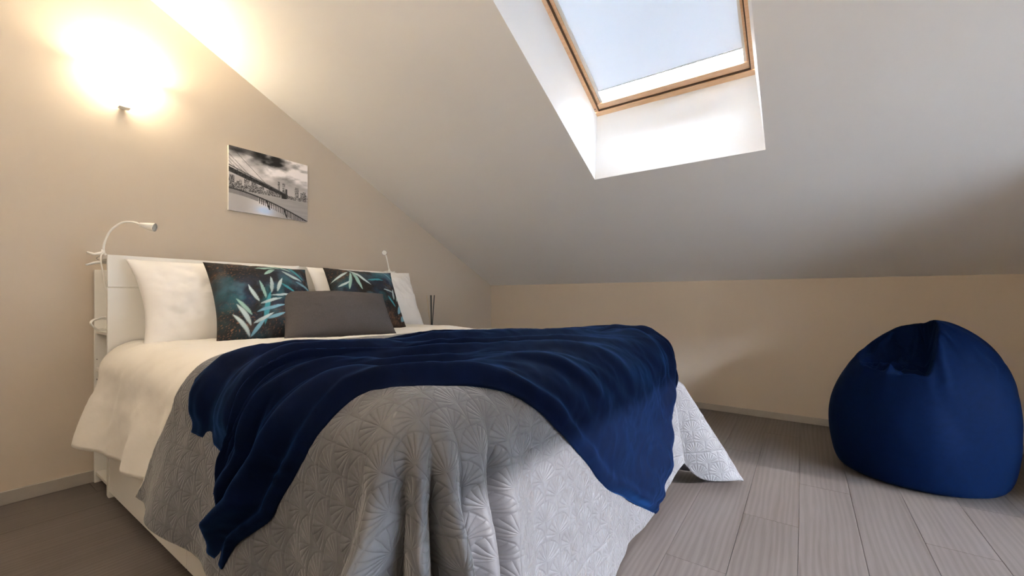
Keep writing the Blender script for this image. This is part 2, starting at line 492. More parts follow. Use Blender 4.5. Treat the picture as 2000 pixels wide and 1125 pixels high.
wbar('blind', SY0 + .010, SY1 - .014, .141, SW1, .034, .0365, M['blind'], 0)
wbar('blind_bottom_bar', SY0 + .010, SY1 - .014, .138, .146, .032, .039, M['blind'], 0)
wbar('groove_shade', FY0 + .016, FY1 - .020, .0245, .0315, .006, .05, M['groove_shade'], 0)  # dark brown strips stand in for the shade in the frame-sash groove
wbar('groove_shade', FY0 + .0165, FY0 + .0215, .032, WLEN - .03, .006, .05, M['groove_shade'], 0)
wbar('groove_shade', FY1 - .0255, FY1 - .0205, .032, WLEN - .03, .006, .05, M['groove_shade'], 0)
wbar('screw_cap', FY1 - .012, FY1 - .006, .05, .056, -.001, .004, M['dark'], 0)

# skirting boards
tag(struct(box('baseboard_headboard', (X_LEFT, YW - .014, 0), (XW - .014, YW, .058), M['base'], None, .002)), 'low grey skirting board along the headboard wall', 'baseboard')
tag(struct(box('baseboard_knee', (XW - .014, YB, 0), (XW, YW - .0, .048), M['base'], None, .002)), 'low grey skirting board along the knee wall', 'baseboard')

# ------------------------------------------------------------------ cloth laid over the bed: (a, b) are metres on the flat cloth
XL, XR, YF, ZT, RR = .475, 2.23, .545, .712, .13
IL, IR, JF = XL + RR, XR - RR, YF + RR
def drape(a, b, off=0.):
    a = np.asarray(a, float); b = np.asarray(b, float)
    left = a < IL; right = a > IR
    ox = np.where(left, IL - a, np.where(right, a - IR, 0.)); sx = np.where(left, -1., 1.)
    oy = np.where(b < JF, JF - b, 0.)
    o = np.hypot(ox, oy); oo = np.maximum(o, 1e-6); th = np.degrees(np.arctan2(oy, ox))
    r = RR + off; q = RR * np.pi / 2; isc = (ox > 0) & (oy > 0)
    w = np.clip(th / 90, 0, 1); base = .16 * (1 - w) + .05 * w
    cl = .42 * gs(th, 25, 10) + .26 * gs(th, 50, 6.5) + .24 * gs(th, 73, 6) - .10 * gs(th, 62, 5)
    cr = .46 * gs(th, 66, 17)
    fl = np.where(isc, base + np.where(left, cl, cr), np.where(ox > 0, .16, .05))
    foot = (oy > 0) & (ox <= 0)
    ff = -.16 * gs(a, .69, .022) + .10 * gs(a, .645, .02) + .05 * gs(a, .78, .05) + .03 * gs(a, 1.25, .1) - .03 * gs(a, 1.5, .08) + .10 * gs(a, IR, .06)
    fl = fl + np.where(foot, ff, 0)
    side = (ox > 0) & (oy <= 0) & left
    fl = fl + np.where(side, .10 * np.sin(b * 9. + .6) * np.sin(b * 4.3 + 1) * np.clip((b - JF) / .2, 0, 1), 0)
    ang = np.minimum(o / RR, np.pi / 2); rest = np.maximum(o - q, 0); ease = np.minimum(rest / .12, 1)
    H = r * np.sin(ang) + rest * np.sin(fl * ease); V = RR - r * np.cos(ang) + rest * np.cos(fl * ease)
    # gathers by the left corner of the foot, starting near the top edge
    gl = .050 * gs(th, 24, 9) - .030 * gs(th, 41, 6) + .030 * gs(th, 52, 5) - .040 * gs(th, 62, 5) + .035 * gs(th, 74, 6) - .012 * gs(th, 85, 4)
    gf = .022 * gs(a, .640, .022) - .045 * gs(a, .692, .018) + .020 * gs(a, .745, .03) - .010 * gs(a, .86, .04) + .008 * gs(a, 1.0, .06)
    H = H + (np.where(isc & left, gl, 0) + np.where(foot, gf, 0)) * sstep(o, .07, .36)
    x = np.where(left, IL, np.where(right, IR, a)) + sx * ox / oo * H
    y = np.where(b < JF, JF, b) - oy / oo * H
    z = ZT - V + .008 * np.sin(a * 5.1 + b * 2.) * np.sin(b * 4.3 - a)
    return np.stack([x, y, np.maximum(z, .012 + off)], -1)
def drape_normal(a, b, off):
    e = .004
    du = drape(a + e, b, off) - drape(a - e, b, off); dv = drape(a, b + e, off) - drape(a, b - e, off)
    n = np.cross(du, dv); return n / np.maximum(np.linalg.norm(n, axis=-1, keepdims=True), 1e-9)
def cloth_obj(name, A, B, P, mat, thick, parent=None):
    nv, nu = A.shape
    o = mesh_obj(name, P.reshape(-1, 3), grid_faces(nu, nv), mat, parent, True, uv=np.stack([A.ravel(), B.ravel()], -1))
    md = o.modifiers.new('thickness', 'SOLIDIFY'); md.thickness = thick; md.offset = 0; return o

# ------------------------------------------------------------------ bed
HX0, HX1, HY, HH = .5027, 2.1627, 2.6143, 1.11
bed = empty('bed', ((HX0 + HX1) / 2, 1.6, 0), 'white storage bed with drawers and a shelved headboard', 'bed')
BO = Vector(bed.location)
def bpart(name, lo, hi, mat='white_lacquer', parent=None, bevel=.002):
    return bm_obj(name, box_bm(Vector(lo) - BO, Vector(hi) - BO, bevel), M[mat], parent or bed)
HB = YW - .016
bpart('headboard_panel', (HX0, HY, .0), (HX1, HY + .018, .958))
bpart('headboard_flap', (HX0, HY, .962), (HX1, HY + .018, HH - .0))
bpart('headboard_top', (HX0 + .002, HY + .019, HH - .018), (HX1 - .002, HY + .11, HH - .001))
bpart('headboard_back', (HX0, HB - .016, 0), (HX1, HB, HH - .06))
for xx in (HX0 + .30, HX1 - .32):
    bpart('headboard_divider', (xx, HY + .019, 0), (xx + .018, HB - .017, HH - .065))
for x0, x1 in ((HX0 + .004, HX0 + .299), (HX1 - .301, HX1 - .004)):
    for z in (.04, .30, .552, .735):
        bpart('shelf', (x0, HY + .019, z), (x1, HB - .017, z + .016))
for z in (.515, .612, .60 - .2):
    o = tube('shelf_pin_hole', [Vector((HX0 + .002, HB - .06, z)) - BO, Vector((HX0 + .0, HB - .06, z)) - BO], .003, M['dark'], bed, 8)
# frame and drawers
FZ = .40
bpart('frame_foot', (HX0, .645, .0), (HX1 - .02, .664, FZ))
bpart('frame_side', (HX1 - .02, .645, .0), (HX1, HY - .001, FZ))
bpart('frame_rail', (HX0, .665, FZ - .07), (HX0 + .02, HY - .001, FZ))
bpart('frame_post', (HX0 - .002, HY - .03, .0), (HX0 + .02, HY - .001, FZ - .071))
bpart('slatted_base', (HX0 + .021, .665, FZ - .09), (HX1 - .021, HY - .001, FZ - .06), 'mattress')
for y0, y1 in ((.667, 1.636), (1.640, HY - .034)):
    bpart('drawer_front', (HX0, y0, .030), (HX0 + .018, y1, FZ - .074))
    bpart('drawer_box', (HX0 + .019, y0 + .03, .045), (HX0 + .60, y1 - .03, .25), 'mattress')
matt = tag(box('mattress', (HX0 + .045, .66, FZ - .058), (HX1 - .03, HY - .01, .672), M['mattress'], None, .05, (1.33, 1.6, FZ - .058)), 'white mattress under the bedding', 'mattress')

# upper edge of the quilt on the cloth plane
edge_a = [-.05, .051, .24, .42, .468, .549, .70, .95, 1.19, 1.40, 1.62, 1.9, 2.2, 2.74]
edge_b = [1.86, 1.854, 1.72, 1.60, 1.575, 1.585, 1.66, 1.71, 1.72, 1.70, 1.66, 1.62, 1.60, 1.60]

# white duvet cover, seen between the pillows and the quilt
na, nb = 190, 90
A, B = np.meshgrid(np.linspace(.085, 2.72, na), np.linspace(1.30, 2.600, nb))
A = A + .03 * sstep(B, 2.45, 1.75) * (1 - sstep(A, .1, .4))
P = drape(A, B, 0.0)
nr = drape_normal(A, B, 0.)
wr = (fbm(A * 6 + B * 3, B * 9, 3) - .5) * .016 * sstep(A, -.1, .4) + (fbm(A * 26 + B * 16, B * 5 - A * 3, 9) - .5) * .006
side = 1 - sstep(A, .1, .5)
wr += side * .010 * np.sin(B * 22 + A * 5 + 3 * fbm(B * 4, A * 4, 5))
cov = 1 - sstep(B - np.interp(A, edge_a, edge_b), -.08, .02)
P = P + nr * (wr * (1 - cov) - .010 * cov)[..., None]
# the end by the headboard flares away from the bed
fl = sstep(B, 2.30, 2.60) * (1 - sstep(A, .1, .45))
P[..., 0] -= fl * .02
duvet = cloth_obj('duvet_cover', A, B, P, M['sheet'], .007)
tag(duvet, 'white cotton duvet cover hanging over the bed side by the headboard', 'bedding')

# grey quilt: upper edge follows a line across the bed
na, nb = 420, 300
t = np.linspace(0, 1, nb)[:, None]; a_lin = np.linspace(.062, 2.74, na)[None, :]
eb = np.interp(a_lin, edge_a, edge_b)
hem = -.085 + .02 * np.sin(a_lin * 7) * sstep(a_lin, 1.6, 2.0) - .30 * gs(a_lin, -.02, .0001)
hem = hem + .075 * gs(a_lin, 2.10, .07)
hem = hem + .25 * (1 - sstep(a_lin, 0, .5)) ** 2 * 0
A = np.repeat(a_lin, nb, 0); B = hem + (eb - hem) * t
P = drape(A, B, .010)
nr = drape_normal(A, B, .010)
dn = (fbm(A * 5, B * 5, 21) - .5) * .010 + (fbm(A * 16, B * 16, 22) - .5) * .006
# gathers running down from the foot edge by the left corner
P = P + nr * dn[..., None]
quilt = cloth_obj('quilt', A, B, P, M['quilt'], .007)
tag(quilt, 'grey quilted bedspread with stitched fan pattern draped over the bed foot', 'bedspread')
ep = P[-1]
o = tube('piping', [tuple(p) for p in ep[::3]], .0045, M['sheet'], quilt, 6)

# navy throw: a patch between four border curves on the cloth plane
far = [(.468, 1.536), (.513, 1.515), (.609, 1.51), (.759, 1.55), (.90, 1.55), (1.098, 1.51), (1.371, 1.48), (1.617, 1.37), (1.80, 1.29), (1.98, 1.18), (2.10, 1.02), (2.14, .86), (2.13, .70), (2.085, .585)]
near = [(.108, 1.086), (.168, 1.05), (.21, .996), (.252, .942), (.30, .918), (.366, .87), (.432, .816), (.492, .786), (.546, .762), (.582, .714), (.636, .665), (.732, .624), (.798, .588), (.852, .546), (.96, .456), (1.11, .33), (1.242, .204), (1.40, .12), (1.572, .02), (1.775, -.10)]
lef = [(.468, 1.536), (.39, 1.416), (.342, 1.434), (.336, 1.29), (.312, 1.146), (.228, 1.23), (.186, 1.164), (.114, 1.188), (.108, 1.086)]
rig = [(2.085, .585), (2.045, .459), (2.05, .372), (2.007, .168), (1.935, .045), (1.775, -.10)]
nu, nv = 360, 200
uF = arclen(far, nu); uN = arclen(near, nu)
sL = np.array(lef); vL = np.stack([np.interp(np.linspace(0, 1, nv), np.linspace(0, 1, len(lef)), sL[:, k]) for k in range(2)], -1)
vR = arclen(rig, nv)
uu = np.linspace(0, 1, nu)[None, :, None]; vv = np.linspace(0, 1, nv)[:, None, None]
ab = (1 - vv) * uF[None] + vv * uN[None] + (1 - uu) * vL[:, None] + uu * vR[:, None] \
    - ((1 - uu) * (1 - vv) * uF[0] + uu * (1 - vv) * uF[-1] + (1 - uu) * vv * uN[0] + uu * vv * uN[-1])
A, B = ab[..., 0], ab[..., 1]
U, V = np.meshgrid(np.linspace(0, 1, nu), np.linspace(0, 1, nv))
base = drape(A, B, .018); nr = drape_normal(A, B, .018)
def ridge(x): return (.5 + .5 * np.cos(2 * np.pi * x)) ** 1.6
wob = (fbm(U * 5, V * 2, 31) - .5)
ph = V * 6.3 + .9 * wob + .35 * np.sin(U * 6 + 1.2)
left_w = 1 - sstep(U, .45, .75)
f1 = ridge(ph) * (.010 + .030 * fbm(U * 6 + 4, V * 5, 33)) * (.35 + .65 * left_w)
f2 = ridge(V * 13 + 1.6 * wob + U * 1.5) * .018 * left_w * fbm(U * 8, V * 7, 35)
# the right part: soft swags hanging from the far corner
cu, cvv = U - .93, V + .05
rad = np.hypot(cu * 1.5, cvv * .75); angw = np.arctan2(cu * 1.5, cvv * .75)
right_w = sstep(U, .55, .8)
f3 = right_w * (.020 * ridge(angw * 1.9 + .25 * np.sin(rad * 9) + .1) * sstep(rad, .05, .3) + .024 * ridge(rad * 3.2 + angw * .6) * (fbm(U * 7, V * 5, 37)))
# hem band along the near edge, raised fold behind it
f4 = .010 * gs(V, .90, .035) + .006 * gs(V, .985, .02) - .004 * gs(V, .95, .015)
bunch = .038 * gs(U, .90, .13) * gs(V, .02, .20) + .014 * gs(U, .62, .2) * gs(V, .32, .15) + .012 * gs(U, .40, .25) * gs(V, .35, .15)
disp = f1 + f2 + f3 + f4 + bunch + .003 * fbm(U * 40, V * 25, 39) + .0025 * (ridge(fbm(U * 9 + 2, V * 6, 43) * 5) - .3)
edge_fade = np.minimum(np.minimum(U / .05, (1 - U) / .02), np.minimum(V / .14, (1 - V) / .03)).clip(0, 1)
disp = disp * (.2 + .8 * sstep(edge_fade, 0, 1)) - .008 * (1 - edge_fade) + .040 * gs(U, .90, .10) * gs(V, 0, .05)
P = base + nr * disp[..., None]
P[..., 2] = np.maximum(P[..., 2], .012)
throw = cloth_obj('throw_blanket', A, B, P, M['throw'], .006)
tag(throw, 'navy blue fleece throw spread diagonally across the bedspread', 'blanket')

# ------------------------------------------------------------------ pillows and cushions
def pillow_mesh(name, w, h, th, mat, nu=61, nv=49, pinch=.05, seed=0, wr=.006, sag=0., power=.42, parent=None):
    """closed cushion: two bulged faces welded along the seam; local x across, z up, -y front"""
    u = np.linspace(-1, 1, nu); v = np.linspace(-1, 1, nv); Ug, Vg = np.meshgrid(u, v)
    px = w / 2 * Ug * (1 - pinch * (1 - Vg ** 2) ** 1.0 * np.abs(Ug) ** 3)
    pz = h / 2 * Vg * (1 - pinch * (1 - Ug ** 2) ** 1.0 * np.abs(Vg) ** 3)
    t_ = th / 2 * (((1 - Ug ** 2) * (1 - Vg ** 2)).clip(0)) ** power * (1 - sag * Vg)
    n1 = (fbm(Ug * 3 + seed, Vg * 3, seed) - .5) * wr * 2 + (fbm(Ug * 9 + seed, Vg * 5 + Ug * 4, seed + 2) - .5) * wr
    edge = ((1 - Ug ** 2) * (1 - Vg ** 2)).clip(0) ** .25
    yf = -(t_ + n1 * edge); yb = t_ * .8
    vs = np.concatenate([np.stack([px, yf, pz], -1).reshape(-1, 3), np.stack([px, yb, pz], -1).reshape(-1, 3)])
    n = nu * nv; fs = []
    for j in range(nv - 1):
        for i in range(nu - 1):
            a, b, c, d = j * nu + i, j * nu + i + 1, (j + 1) * nu + i + 1, (j + 1) * nu + i
            fs.append((a, b, c, d)); fs.append((n + d, n + c, n + b, n + a))
    uv = np.concatenate([np.stack([Ug * w / 2, Vg * h / 2], -1).reshape(-1, 2)] * 2)
    o = mesh_obj(name, vs, fs, mat, parent, True, uv=uv)
    bm = bmesh.new(); bm.from_mesh(o.data); bmesh.ops.remove_doubles(bm, verts=bm.verts, dist=1e-5); bm.to_mesh(o.data); bm.free()
    return o, Ug, Vg
def pose(o, bottom, lean, yaw, h, roll=0.):
    """stand the cushion with its lower edge at 'bottom', leaning back by 'lean' degrees"""
    R = Matrix.Rotation(math.radians(yaw), 4, 'Z') @ Matrix.Rotation(math.radians(-lean), 4, 'X') @ Matrix.Rotation(math.radians(roll), 4, 'Y')
    o.matrix_world = Matrix.Translation(Vector(bottom)) @ R @ Matrix.Translation((0, 0, h / 2))

p, _, _ = pillow_mesh('pillow', .81, .47, .25, M['pillowcase'], 91, 71, pinch=.09, seed=3, wr=.016, power=.55)
pose(p, (.965, 2.36, .675), 24, 0, .46, -1.5)
tag(p, 'large white pillow against the headboard at the left, nearest the wall lamp', 'pillow', 'white bed pillows')
p, _, _ = pillow_mesh('pillow', .81, .45, .24, M['pillowcase'], 91, 71, pinch=.08, seed=8, wr=.016, power=.55)
pose(p, (1.80, 2.36, .70), 24, -2, .44, 0)
tag(p, 'white pillow against the headboard at the right, beside the reed diffuser', 'pillow', 'white bed pillows')

def paint_leaf(C, X, Y, x, y, ang, L, W, col, side=0.):
    """pointed leaf from base (x, y) along ang"""
    ca, sa = math.cos(math.radians(ang)), math.sin(math.radians(ang))
    s = ((X - x) * ca + (Y - y) * sa) / L; q = (-(X - x) * sa + (Y - y) * ca) / (W * .68)
    q = q - (side + .5 * math.sin(x * 37 + y * 53)) * s * (1 - s) * 2
    wid = np.clip(s, 0, 1) ** .7 * np.clip(1 - s, 0, 1) ** .9 * 1.7
    m = sstep(wid - np.abs(q), 0, .16) * ((s > 0) & (s < 1))
    shade = .75 + .35 * s
    for k in range(3): C[..., k] = C[..., k] * (1 - m) + m * np.clip(col[k] * shade, 0, 1)
def botanical(X, Y, seed, leaves):
    """X, Y in 0..1 over the cushion face, y up"""
    lin = lambda r, g, b: srgb(r, g, b)[:3]
    C = np.zeros(X.shape + (4,)); C[..., 3] = 1
    for k, c in enumerate(lin(20, 17, 20)): C[..., k] = c
    def over(m, c):
        for k in range(3): C[..., k] = C[..., k] * (1 - m) + m * c[k]
    tm = np.clip(gs(X, .42, .20) * gs(Y, .42, .30) + .8 * gs(X, .85, .22) * gs(Y, .85, .3) + .3 * gs(X, .12, .2) * gs(Y, .5, .3), 0, 1)
    cm = np.clip(gs(X, .2, .2) * gs(Y, .88, .18) + gs(X, .12, .2) * gs(Y, .12, .2) + gs(X, .75, .3) * gs(Y, .15, .2) + .7 * gs(X, .9, .15) * gs(Y, .7, .2), 0, 1)
    over(sstep(fbm(X * 5, Y * 5, seed), .38, .72) * .85 * tm, lin(26, 58, 92))
    over(sstep(fbm(X * 6 + 3, Y * 6, seed + 5), .46, .72) * .9 * tm, lin(24, 112, 125))
    over(sstep(fbm(X * 9 + 7, Y * 7, seed + 9), .54, .78) * .6 * tm, lin(90, 130, 155))
    over(sstep(fbm(X * 8, Y * 8 + 2, seed + 11), .48, .75) * .45 * cm, lin(112, 78, 52))
    sp = sstep(vnoise(X * 110, Y * 110, seed + 13), .72, .95) * (.08 + .92 * cm)
    over(sp * .6, lin(165, 112, 80))
    for args in leaves: paint_leaf(C, X, Y, *args)
    return C
lin = lambda r, g, b: srgb(r, g, b)[:3]
pale, teal, mint, sky = lin(185, 205, 210), lin(60, 150, 165), lin(150, 190, 185), lin(120, 170, 195)
def stalk(bx, by, ang, spec):
    out = []
    for (s, da, L, W, c) in spec:
        x = bx + s * math.cos(math.radians(ang)); y = by + s * math.sin(math.radians(ang))
        out.append((x, y, ang + da, L, W, c))
    return out
lv1 = [(.36, .12, 122, .26, .055, pale), (.365, .20, 112, .27, .06, pale), (.36, .12, 50, .22, .05, sky), (.38, .22, 28, .22, .045, pale), (.50, .26, 20, .2, .05, sky),
       (.42, .33, 18, .30, .055, sky), (.38, .30, 118, .24, .05, mint), (.46, .42, 20, .24, .045, pale), (.46, .44, 108, .24, .05, pale), (.52, .48, 96, .24, .05, mint),
       (.56, .52, 6, .24, .035, pale), (.58, .55, 82, .24, .05, pale), (.64, .57, 66, .24, .05, pale),
       (.60, .86, 188, .20, .06, mint), (.62, .88, 125, .0001, .05, teal), (.60, .84, 222, .18, .06, mint), (.66, .86, 140, .22, .065, mint), (.66, .82, -28, .24, .07, pale), (.62, .93, -30, .18, .055, mint),
       (.78, .68, -32, .24, .065, sky), (.76, .95, -60, .26, .06, teal), (.60, .62, -40, .2, .05, teal), (.48, .2, 75, .4, .07, teal)]
lv1 = [lv1[-1], lv1[-2]] + lv1[:-2]
lv1 = [((l[0] - .09, l[1] - .08) + l[2:]) if l[1] < .6 else l for l in lv1]
lv2 = [(.22, .55, 75, .34, .06, mint), (.28, .92, -50, .40, .06, pale), (.32, .86, -78, .34, .07, mint), (.28, .88, 215, .30, .05, pale), (.10, .62, 25, .18, .05, pale),
       (.50, .72, 5, .26, .05, teal), (.80, .95, -45, .2, .04, sky), (.84, .42, 80, .2, .05, pale), (.88, .40, 60, .2, .04, mint), (.88, .55, 175, .2, .03, pale),
       (.86, .20, 70, .17, .08, sky), (.90, .10, 40, .17, .10, sky), (.84, .30, 120, .2, .05, teal)]
def cushion(size, th, seed, leaves, place, label):
    o, Ug, Vg = pillow_mesh('cushion', size, size, th, M['botanical'], 141, 141, .09, seed, .008, power=.52)
    co = np.empty(len(o.data.vertices) * 3, np.float32); o.data.vertices.foreach_get('co', co); co = co.reshape(-1, 3)
    C = botanical(co[:, 0] / size + .5, co[:, 2] / size + .5, seed, leaves)
    set_colors(o, C); pose(o, *place)
    tag(o, label, 'cushion', 'botanical print cushions'); return o
cushion(.48, .19, 17, lv1, ((.99, 2.075, .705), 38, -6, .47, 2), 'square dark cushion with pale leaves in front of the left white pillow')
cushion(.46, .18, 29, lv2, ((1.62, 2.17, .712), 33, -10, .45, 2), 'square dark leaf cushion at the right, half hidden by the grey lumbar cushion')
gc, _, _ = pillow_mesh('lumbar_cushion', .57, .295, .18, M['grey_cushion'], 91, 61, .06, 41, .006, power=.5)
pose(gc, (1.27, 1.935, .712), 40, -13, .295, 1.0)
tag(gc, 'rectangular charcoal grey lumbar cushion in front of the leaf cushions', 'cushion')

# ------------------------------------------------------------------ canvas picture
PX0, PX1, PZ0, PZ1 = 1.0922, 1.5859, 1.4488, 1.8455
pic = empty('canvas_picture', (PX0, YW, PZ0), 'black-and-white canvas print of a suspension bridge and city skyline', 'picture')
PWd, PHt = PX1 - PX0, PZ1 - PZ0
bm = box_bm((0, -.020, 0), (PWd, -.001, PHt), .002); bm_obj('canvas_body', bm, M['white_lacquer'], pic)
nx, nz = 261, 211
X, Y = np.meshgrid(np.linspace(0, 1, nx), np.linspace(0, 1, nz))       # y up
G = .62 - .22 * (Y - .55)
cl = fbm(X * 4.2 + .6 * Y, Y * 7.5 - X, 51, 5); G = np.where(Y > .42, G + (cl - .46) * 2.1 * sstep(Y, .48, .78) * (.45 + .55 * sstep(X, .15, .5)), G)
G = G - .34 * sstep(fbm(X * 3 + 4, Y * 5, 57), .52, .68) * sstep(Y, .66, .86)
G = np.where(Y < .345, .52 + .10 * fbm(X * 4, Y * 60, 61) - .06 * X, G)          # river
bx = np.floor(X * 34)
bh = .345 + .03 + .14 * hashn(bx, 0 * bx, 7) * (X < .62) * (.6 + .4 * np.cos(X * 3)) + .02
for c, w, h in ((.205, .03, .56), (.29, .035, .56), (.035, .03, .55), (.60, .014, .60), (.665, .018, .585), (.845, .028, .56), (.915, .022, .485), (.95, .02, .505), (.985, .015, .46)):
    bh = np.where(np.abs(X - c) < w, h, bh)
bld = (Y < bh) & (Y > .335 - .0 * X)
win = .16 + .30 * (hashn(np.floor(X * 120), np.floor(Y * 95), 3) > .5) + .1 * hashn(bx, bx, 5)
G = np.where(bld, win, G)
dk = lambda y0, y1, t0, t1: (np.abs(Y - (y0 + (y1 - y0) * X)) < t0 + (t1 - t0) * X)
deck = (X < .72) & (np.abs(Y - (.635 - .36 * X + .0 * X)) < .040 - .022 * X)
G = np.where((X < .72) & (np.abs(Y - (.70 - .42 * X)) < .010), .30, G)
G = np.where(deck, .07 + .10 * (hashn(np.floor(X * 60), np.floor(Y * 90), 9) > .6), G)
for y0, xe in ((.98, .42), (.84, .30), (.78, .26), (.73, .2)):
    G = np.where((np.abs(Y - (y0 + .03 - (y0 - .48) / xe * X * .95)) < .0045) & (Y > .66 - .36 * X), .22, G)
G = np.where((np.abs(X - .70) < .012) & (Y > .33) & (Y < .50), .15, G); G = np.where((np.abs(X - .665) < .03) & (Y > .325) & (Y < .40), .08, G)
# promenade and railing
rail = .345 - .02 * X - .33 * X ** 1.6
G = np.where(Y < rail - .075 * (1 - X) * 1.2, .60 + .25 * gs(X, .42, .16) - .10 * X, G)
G = np.where((Y < rail) & (Y > rail - .09 - .02 * X) & (np.modf(X * (34 + 8 * X))[0] < .42) & (X > .34), .10, G)
G = np.where((Y < rail) & (Y > rail - .075) & (X < .34), .36 + .1 * fbm(X * 40, Y * 30, 71), G)
G = np.where(np.abs(Y - rail) < .012, .12, G)
for xp in (.44, .665): G = np.where((np.abs(X - xp - .04 * (rail - Y) / .12) < .010) & (Y < rail) & (Y > rail - .13), .05, G)
G = np.clip(G * 1.12, .03, 1.0) ** 1.7
bl = gs(X, .42, .12) * gs(Y, .07, .07)
C = np.stack([G * (.98 - .25 * bl), G * (.93 + .0 * bl), G * (.93 + .35 * bl), np.ones_like(G)], -1)
fr = mesh_obj('printed_front', np.stack([X * PWd, np.full_like(X, -.0205), Y * PHt], -1).reshape(-1, 3), grid_faces(nx, nz), M['bridge'], pic)
set_colors(fr, C.reshape(-1, 4))

# ------------------------------------------------------------------ wall lamp
def wall_lamp(loc, rotz, power, label, col=(1.0, .86, .61)):
    sc = empty('wall_lamp', loc, label, 'wall lamp', 'opal wall uplighters'); sc.rotation_euler = (0, 0, rotz)
    vs = []; nt, nh = 25, 13
    for j in range(nh):
        s = j / (nh - 1); z = -.065 + .135 * s; k = math.sin(math.pi / 2 * (.12 + .88 * s ** .6))
        for i in range(nt):
            q = math.pi * i / (nt - 1)
            vs.append((math.cos(q) * .125 * k, -.012 - math.sin(q) * .145 * k, z))
    sh = mesh_obj('shade', vs, grid_faces(nt, nh), M['opal'], sc, True); md = sh.modifiers.new('t', 'SOLIDIFY'); md.thickness = .005
    bm_obj('backplate', box_bm((-.055, -.010, -.06), (.055, 0, .05), .003), M['white_lacquer'], sc)
    bm_obj('bracket', box_bm((-.022, -.05, -.115), (.022, -.008, -.108), .002), M['white_lacquer'], sc)
    bm_obj('bracket_stem', box_bm((-.012, -.012, -.112), (.012, -.001, -.055), .002), M['white_lacquer'], sc)
    ld = bpy.data.lights.new('bulb_light', 'POINT'); ld.energy = power; ld.color = col; ld.shadow_soft_size = .045
    lo = bpy.data.objects.new('bulb_light', ld); link(lo, sc); lo.location = (0, -.09, .045)
wall_lamp((.612, YW, 2.0), 0, LAMP_POWER, 'lit opal glass uplighter on the wall above the bed')
wall_lamp((X_LEFT, .35, 1.75), math.pi / 2, FILL_LAMP_POWER, 'unseen opal glass uplighter added on the high side wall as room fill', (1.0, .90, .76))  # unseen lamp added to fill the room off the ceiling

# ------------------------------------------------------------------ clip-on reading lamps
def clip_lamp(base, neck, head_dir, label, cord):
    """base: where the clamp grips the headboard; neck: offsets of the gooseneck from base"""
    b = Vector(base)
    r = empty('clip_lamp', b, label, 'reading lamp', 'clip-on reading lamps')
    pts = spline(neck, 40)
    tube('gooseneck', [tuple(p) for p in pts], .0045, M['white_plastic'], r, 10)
    e = Vector(pts[-1]); d = Vector(head_dir).normalized()
    rot = d.to_track_quat('Z', 'Y').to_matrix()
    prof = [(-.004, .006), (.0, .009), (.02, .014), (.05, .0195), (.058, .0205), (.060, .0205)]
    vs = []; seg = 20
    for z, ra in prof:
        for k in range(seg):
            q = 2 * math.pi * k / seg; vs.append(e + rot @ Vector((ra * math.cos(q), ra * math.sin(q), z)))
    fs = grid_faces(seg, len(prof), True); fs.append(tuple(range(seg))[::-1])
    hd = mesh_obj('lamp_head', vs, fs, M['white_plastic'], r, True)
    ring = [e + rot @ Vector((.0188 * math.cos(2 * math.pi * k / seg), .0188 * math.sin(2 * math.pi * k / seg), .060)) for k in range(seg)]
    tube('rim', ring, .0022, M['chrome'], hd, 6, True)
    lv = [e + rot @ Vector((.0182 * math.cos(2 * math.pi * k / seg), .0182 * math.sin(2 * math.pi * k / seg), .056)) for k in range(seg)]
    mesh_obj('lens', lv, [tuple(range(seg))], M['lens'], hd)
    return r
def clamp(r, s):
    """spring clamp with two jaws and two grips pointing sideways (s = -1 left, +1 right)"""
    box_ = lambda n, lo, hi, m, p: bm_obj(n, box_bm(lo, hi, .002), M[m], p)
    j = mesh_obj('clamp_jaw', *tube_data([(.012 * -s, 0, .004), (-.004 * -s, 0, .012), (-.03 * -s, -.0, .004), (-.055 * -s, 0, .012)], [.005, .008, .006, .004], 8), M['white_plastic'], r, True)
    j = mesh_obj('clamp_jaw', *tube_data([(.012 * -s, 0, -.034), (-.006 * -s, 0, -.030), (-.03 * -s, 0, -.036), (-.058 * -s, 0, -.048)], [.005, .007, .006, .004], 8), M['white_plastic'], r, True)
    tube('clamp_spring', [(-.016 * -s + .006 * math.cos(t * .9), .006 * math.sin(t * .9), -.026 + .0045 * t * .8) for t in np.linspace(0, 8, 40)], .0016, M['chrome'], r, 6)
    box_('clamp_pad', (-.008, -.012, -.028), (.012, .012, -.0185), 'white_plastic', r)
    tube('neck_socket', [(0, 0, .004), (0, 0, .03)], [.009, .006], M['white_plastic'], r, 12)
L1 = clip_lamp((HX0 + .004, HY + .10, HH + .001), [(0, 0, .02), (.003, -.012, .06), (.018, -.035, .115), (.05, -.075, .155), (.085, -.105, .160), (.105, -.125, .150)], (.75, -.62, -.20),
               'white gooseneck clip lamp on the left end of the headboard, with coiled cord', None)
clamp(L1, -1)
cord = spline([(0.0, -.012, .012), (-.012, -.02, -.01), (-.006, -.04, -.10), (.004, -.055, -.20), (.008, -.058, -.245)], 40)
cd = tube('cord', [tuple(p) for p in cord], .0030, M['white_plastic'], L1, 6)
bm_obj('cord_switch', box_bm((.0, -.066, -.285), (.014, -.050, -.245), .004), M['white_plastic'], cd)
coil = []
for t in np.linspace(0, 4 * 2 * math.pi, 180):
    k = t / (8 * math.pi)
    coil.append((-.006 + (.040 + .004 * math.sin(3 * t)) * math.cos(t), -.03 + .03 * k + .02 * math.cos(t), -.322 + (.027 + .004 * math.cos(2.3 * t + 1)) * math.sin(t)))
coil = [(.007, -.058, -.285), (.012, -.05, -.31)] + coil
tube('cord_coil', [tuple(p) for p in coil], .0028, M['white_plastic'], L1, 6)
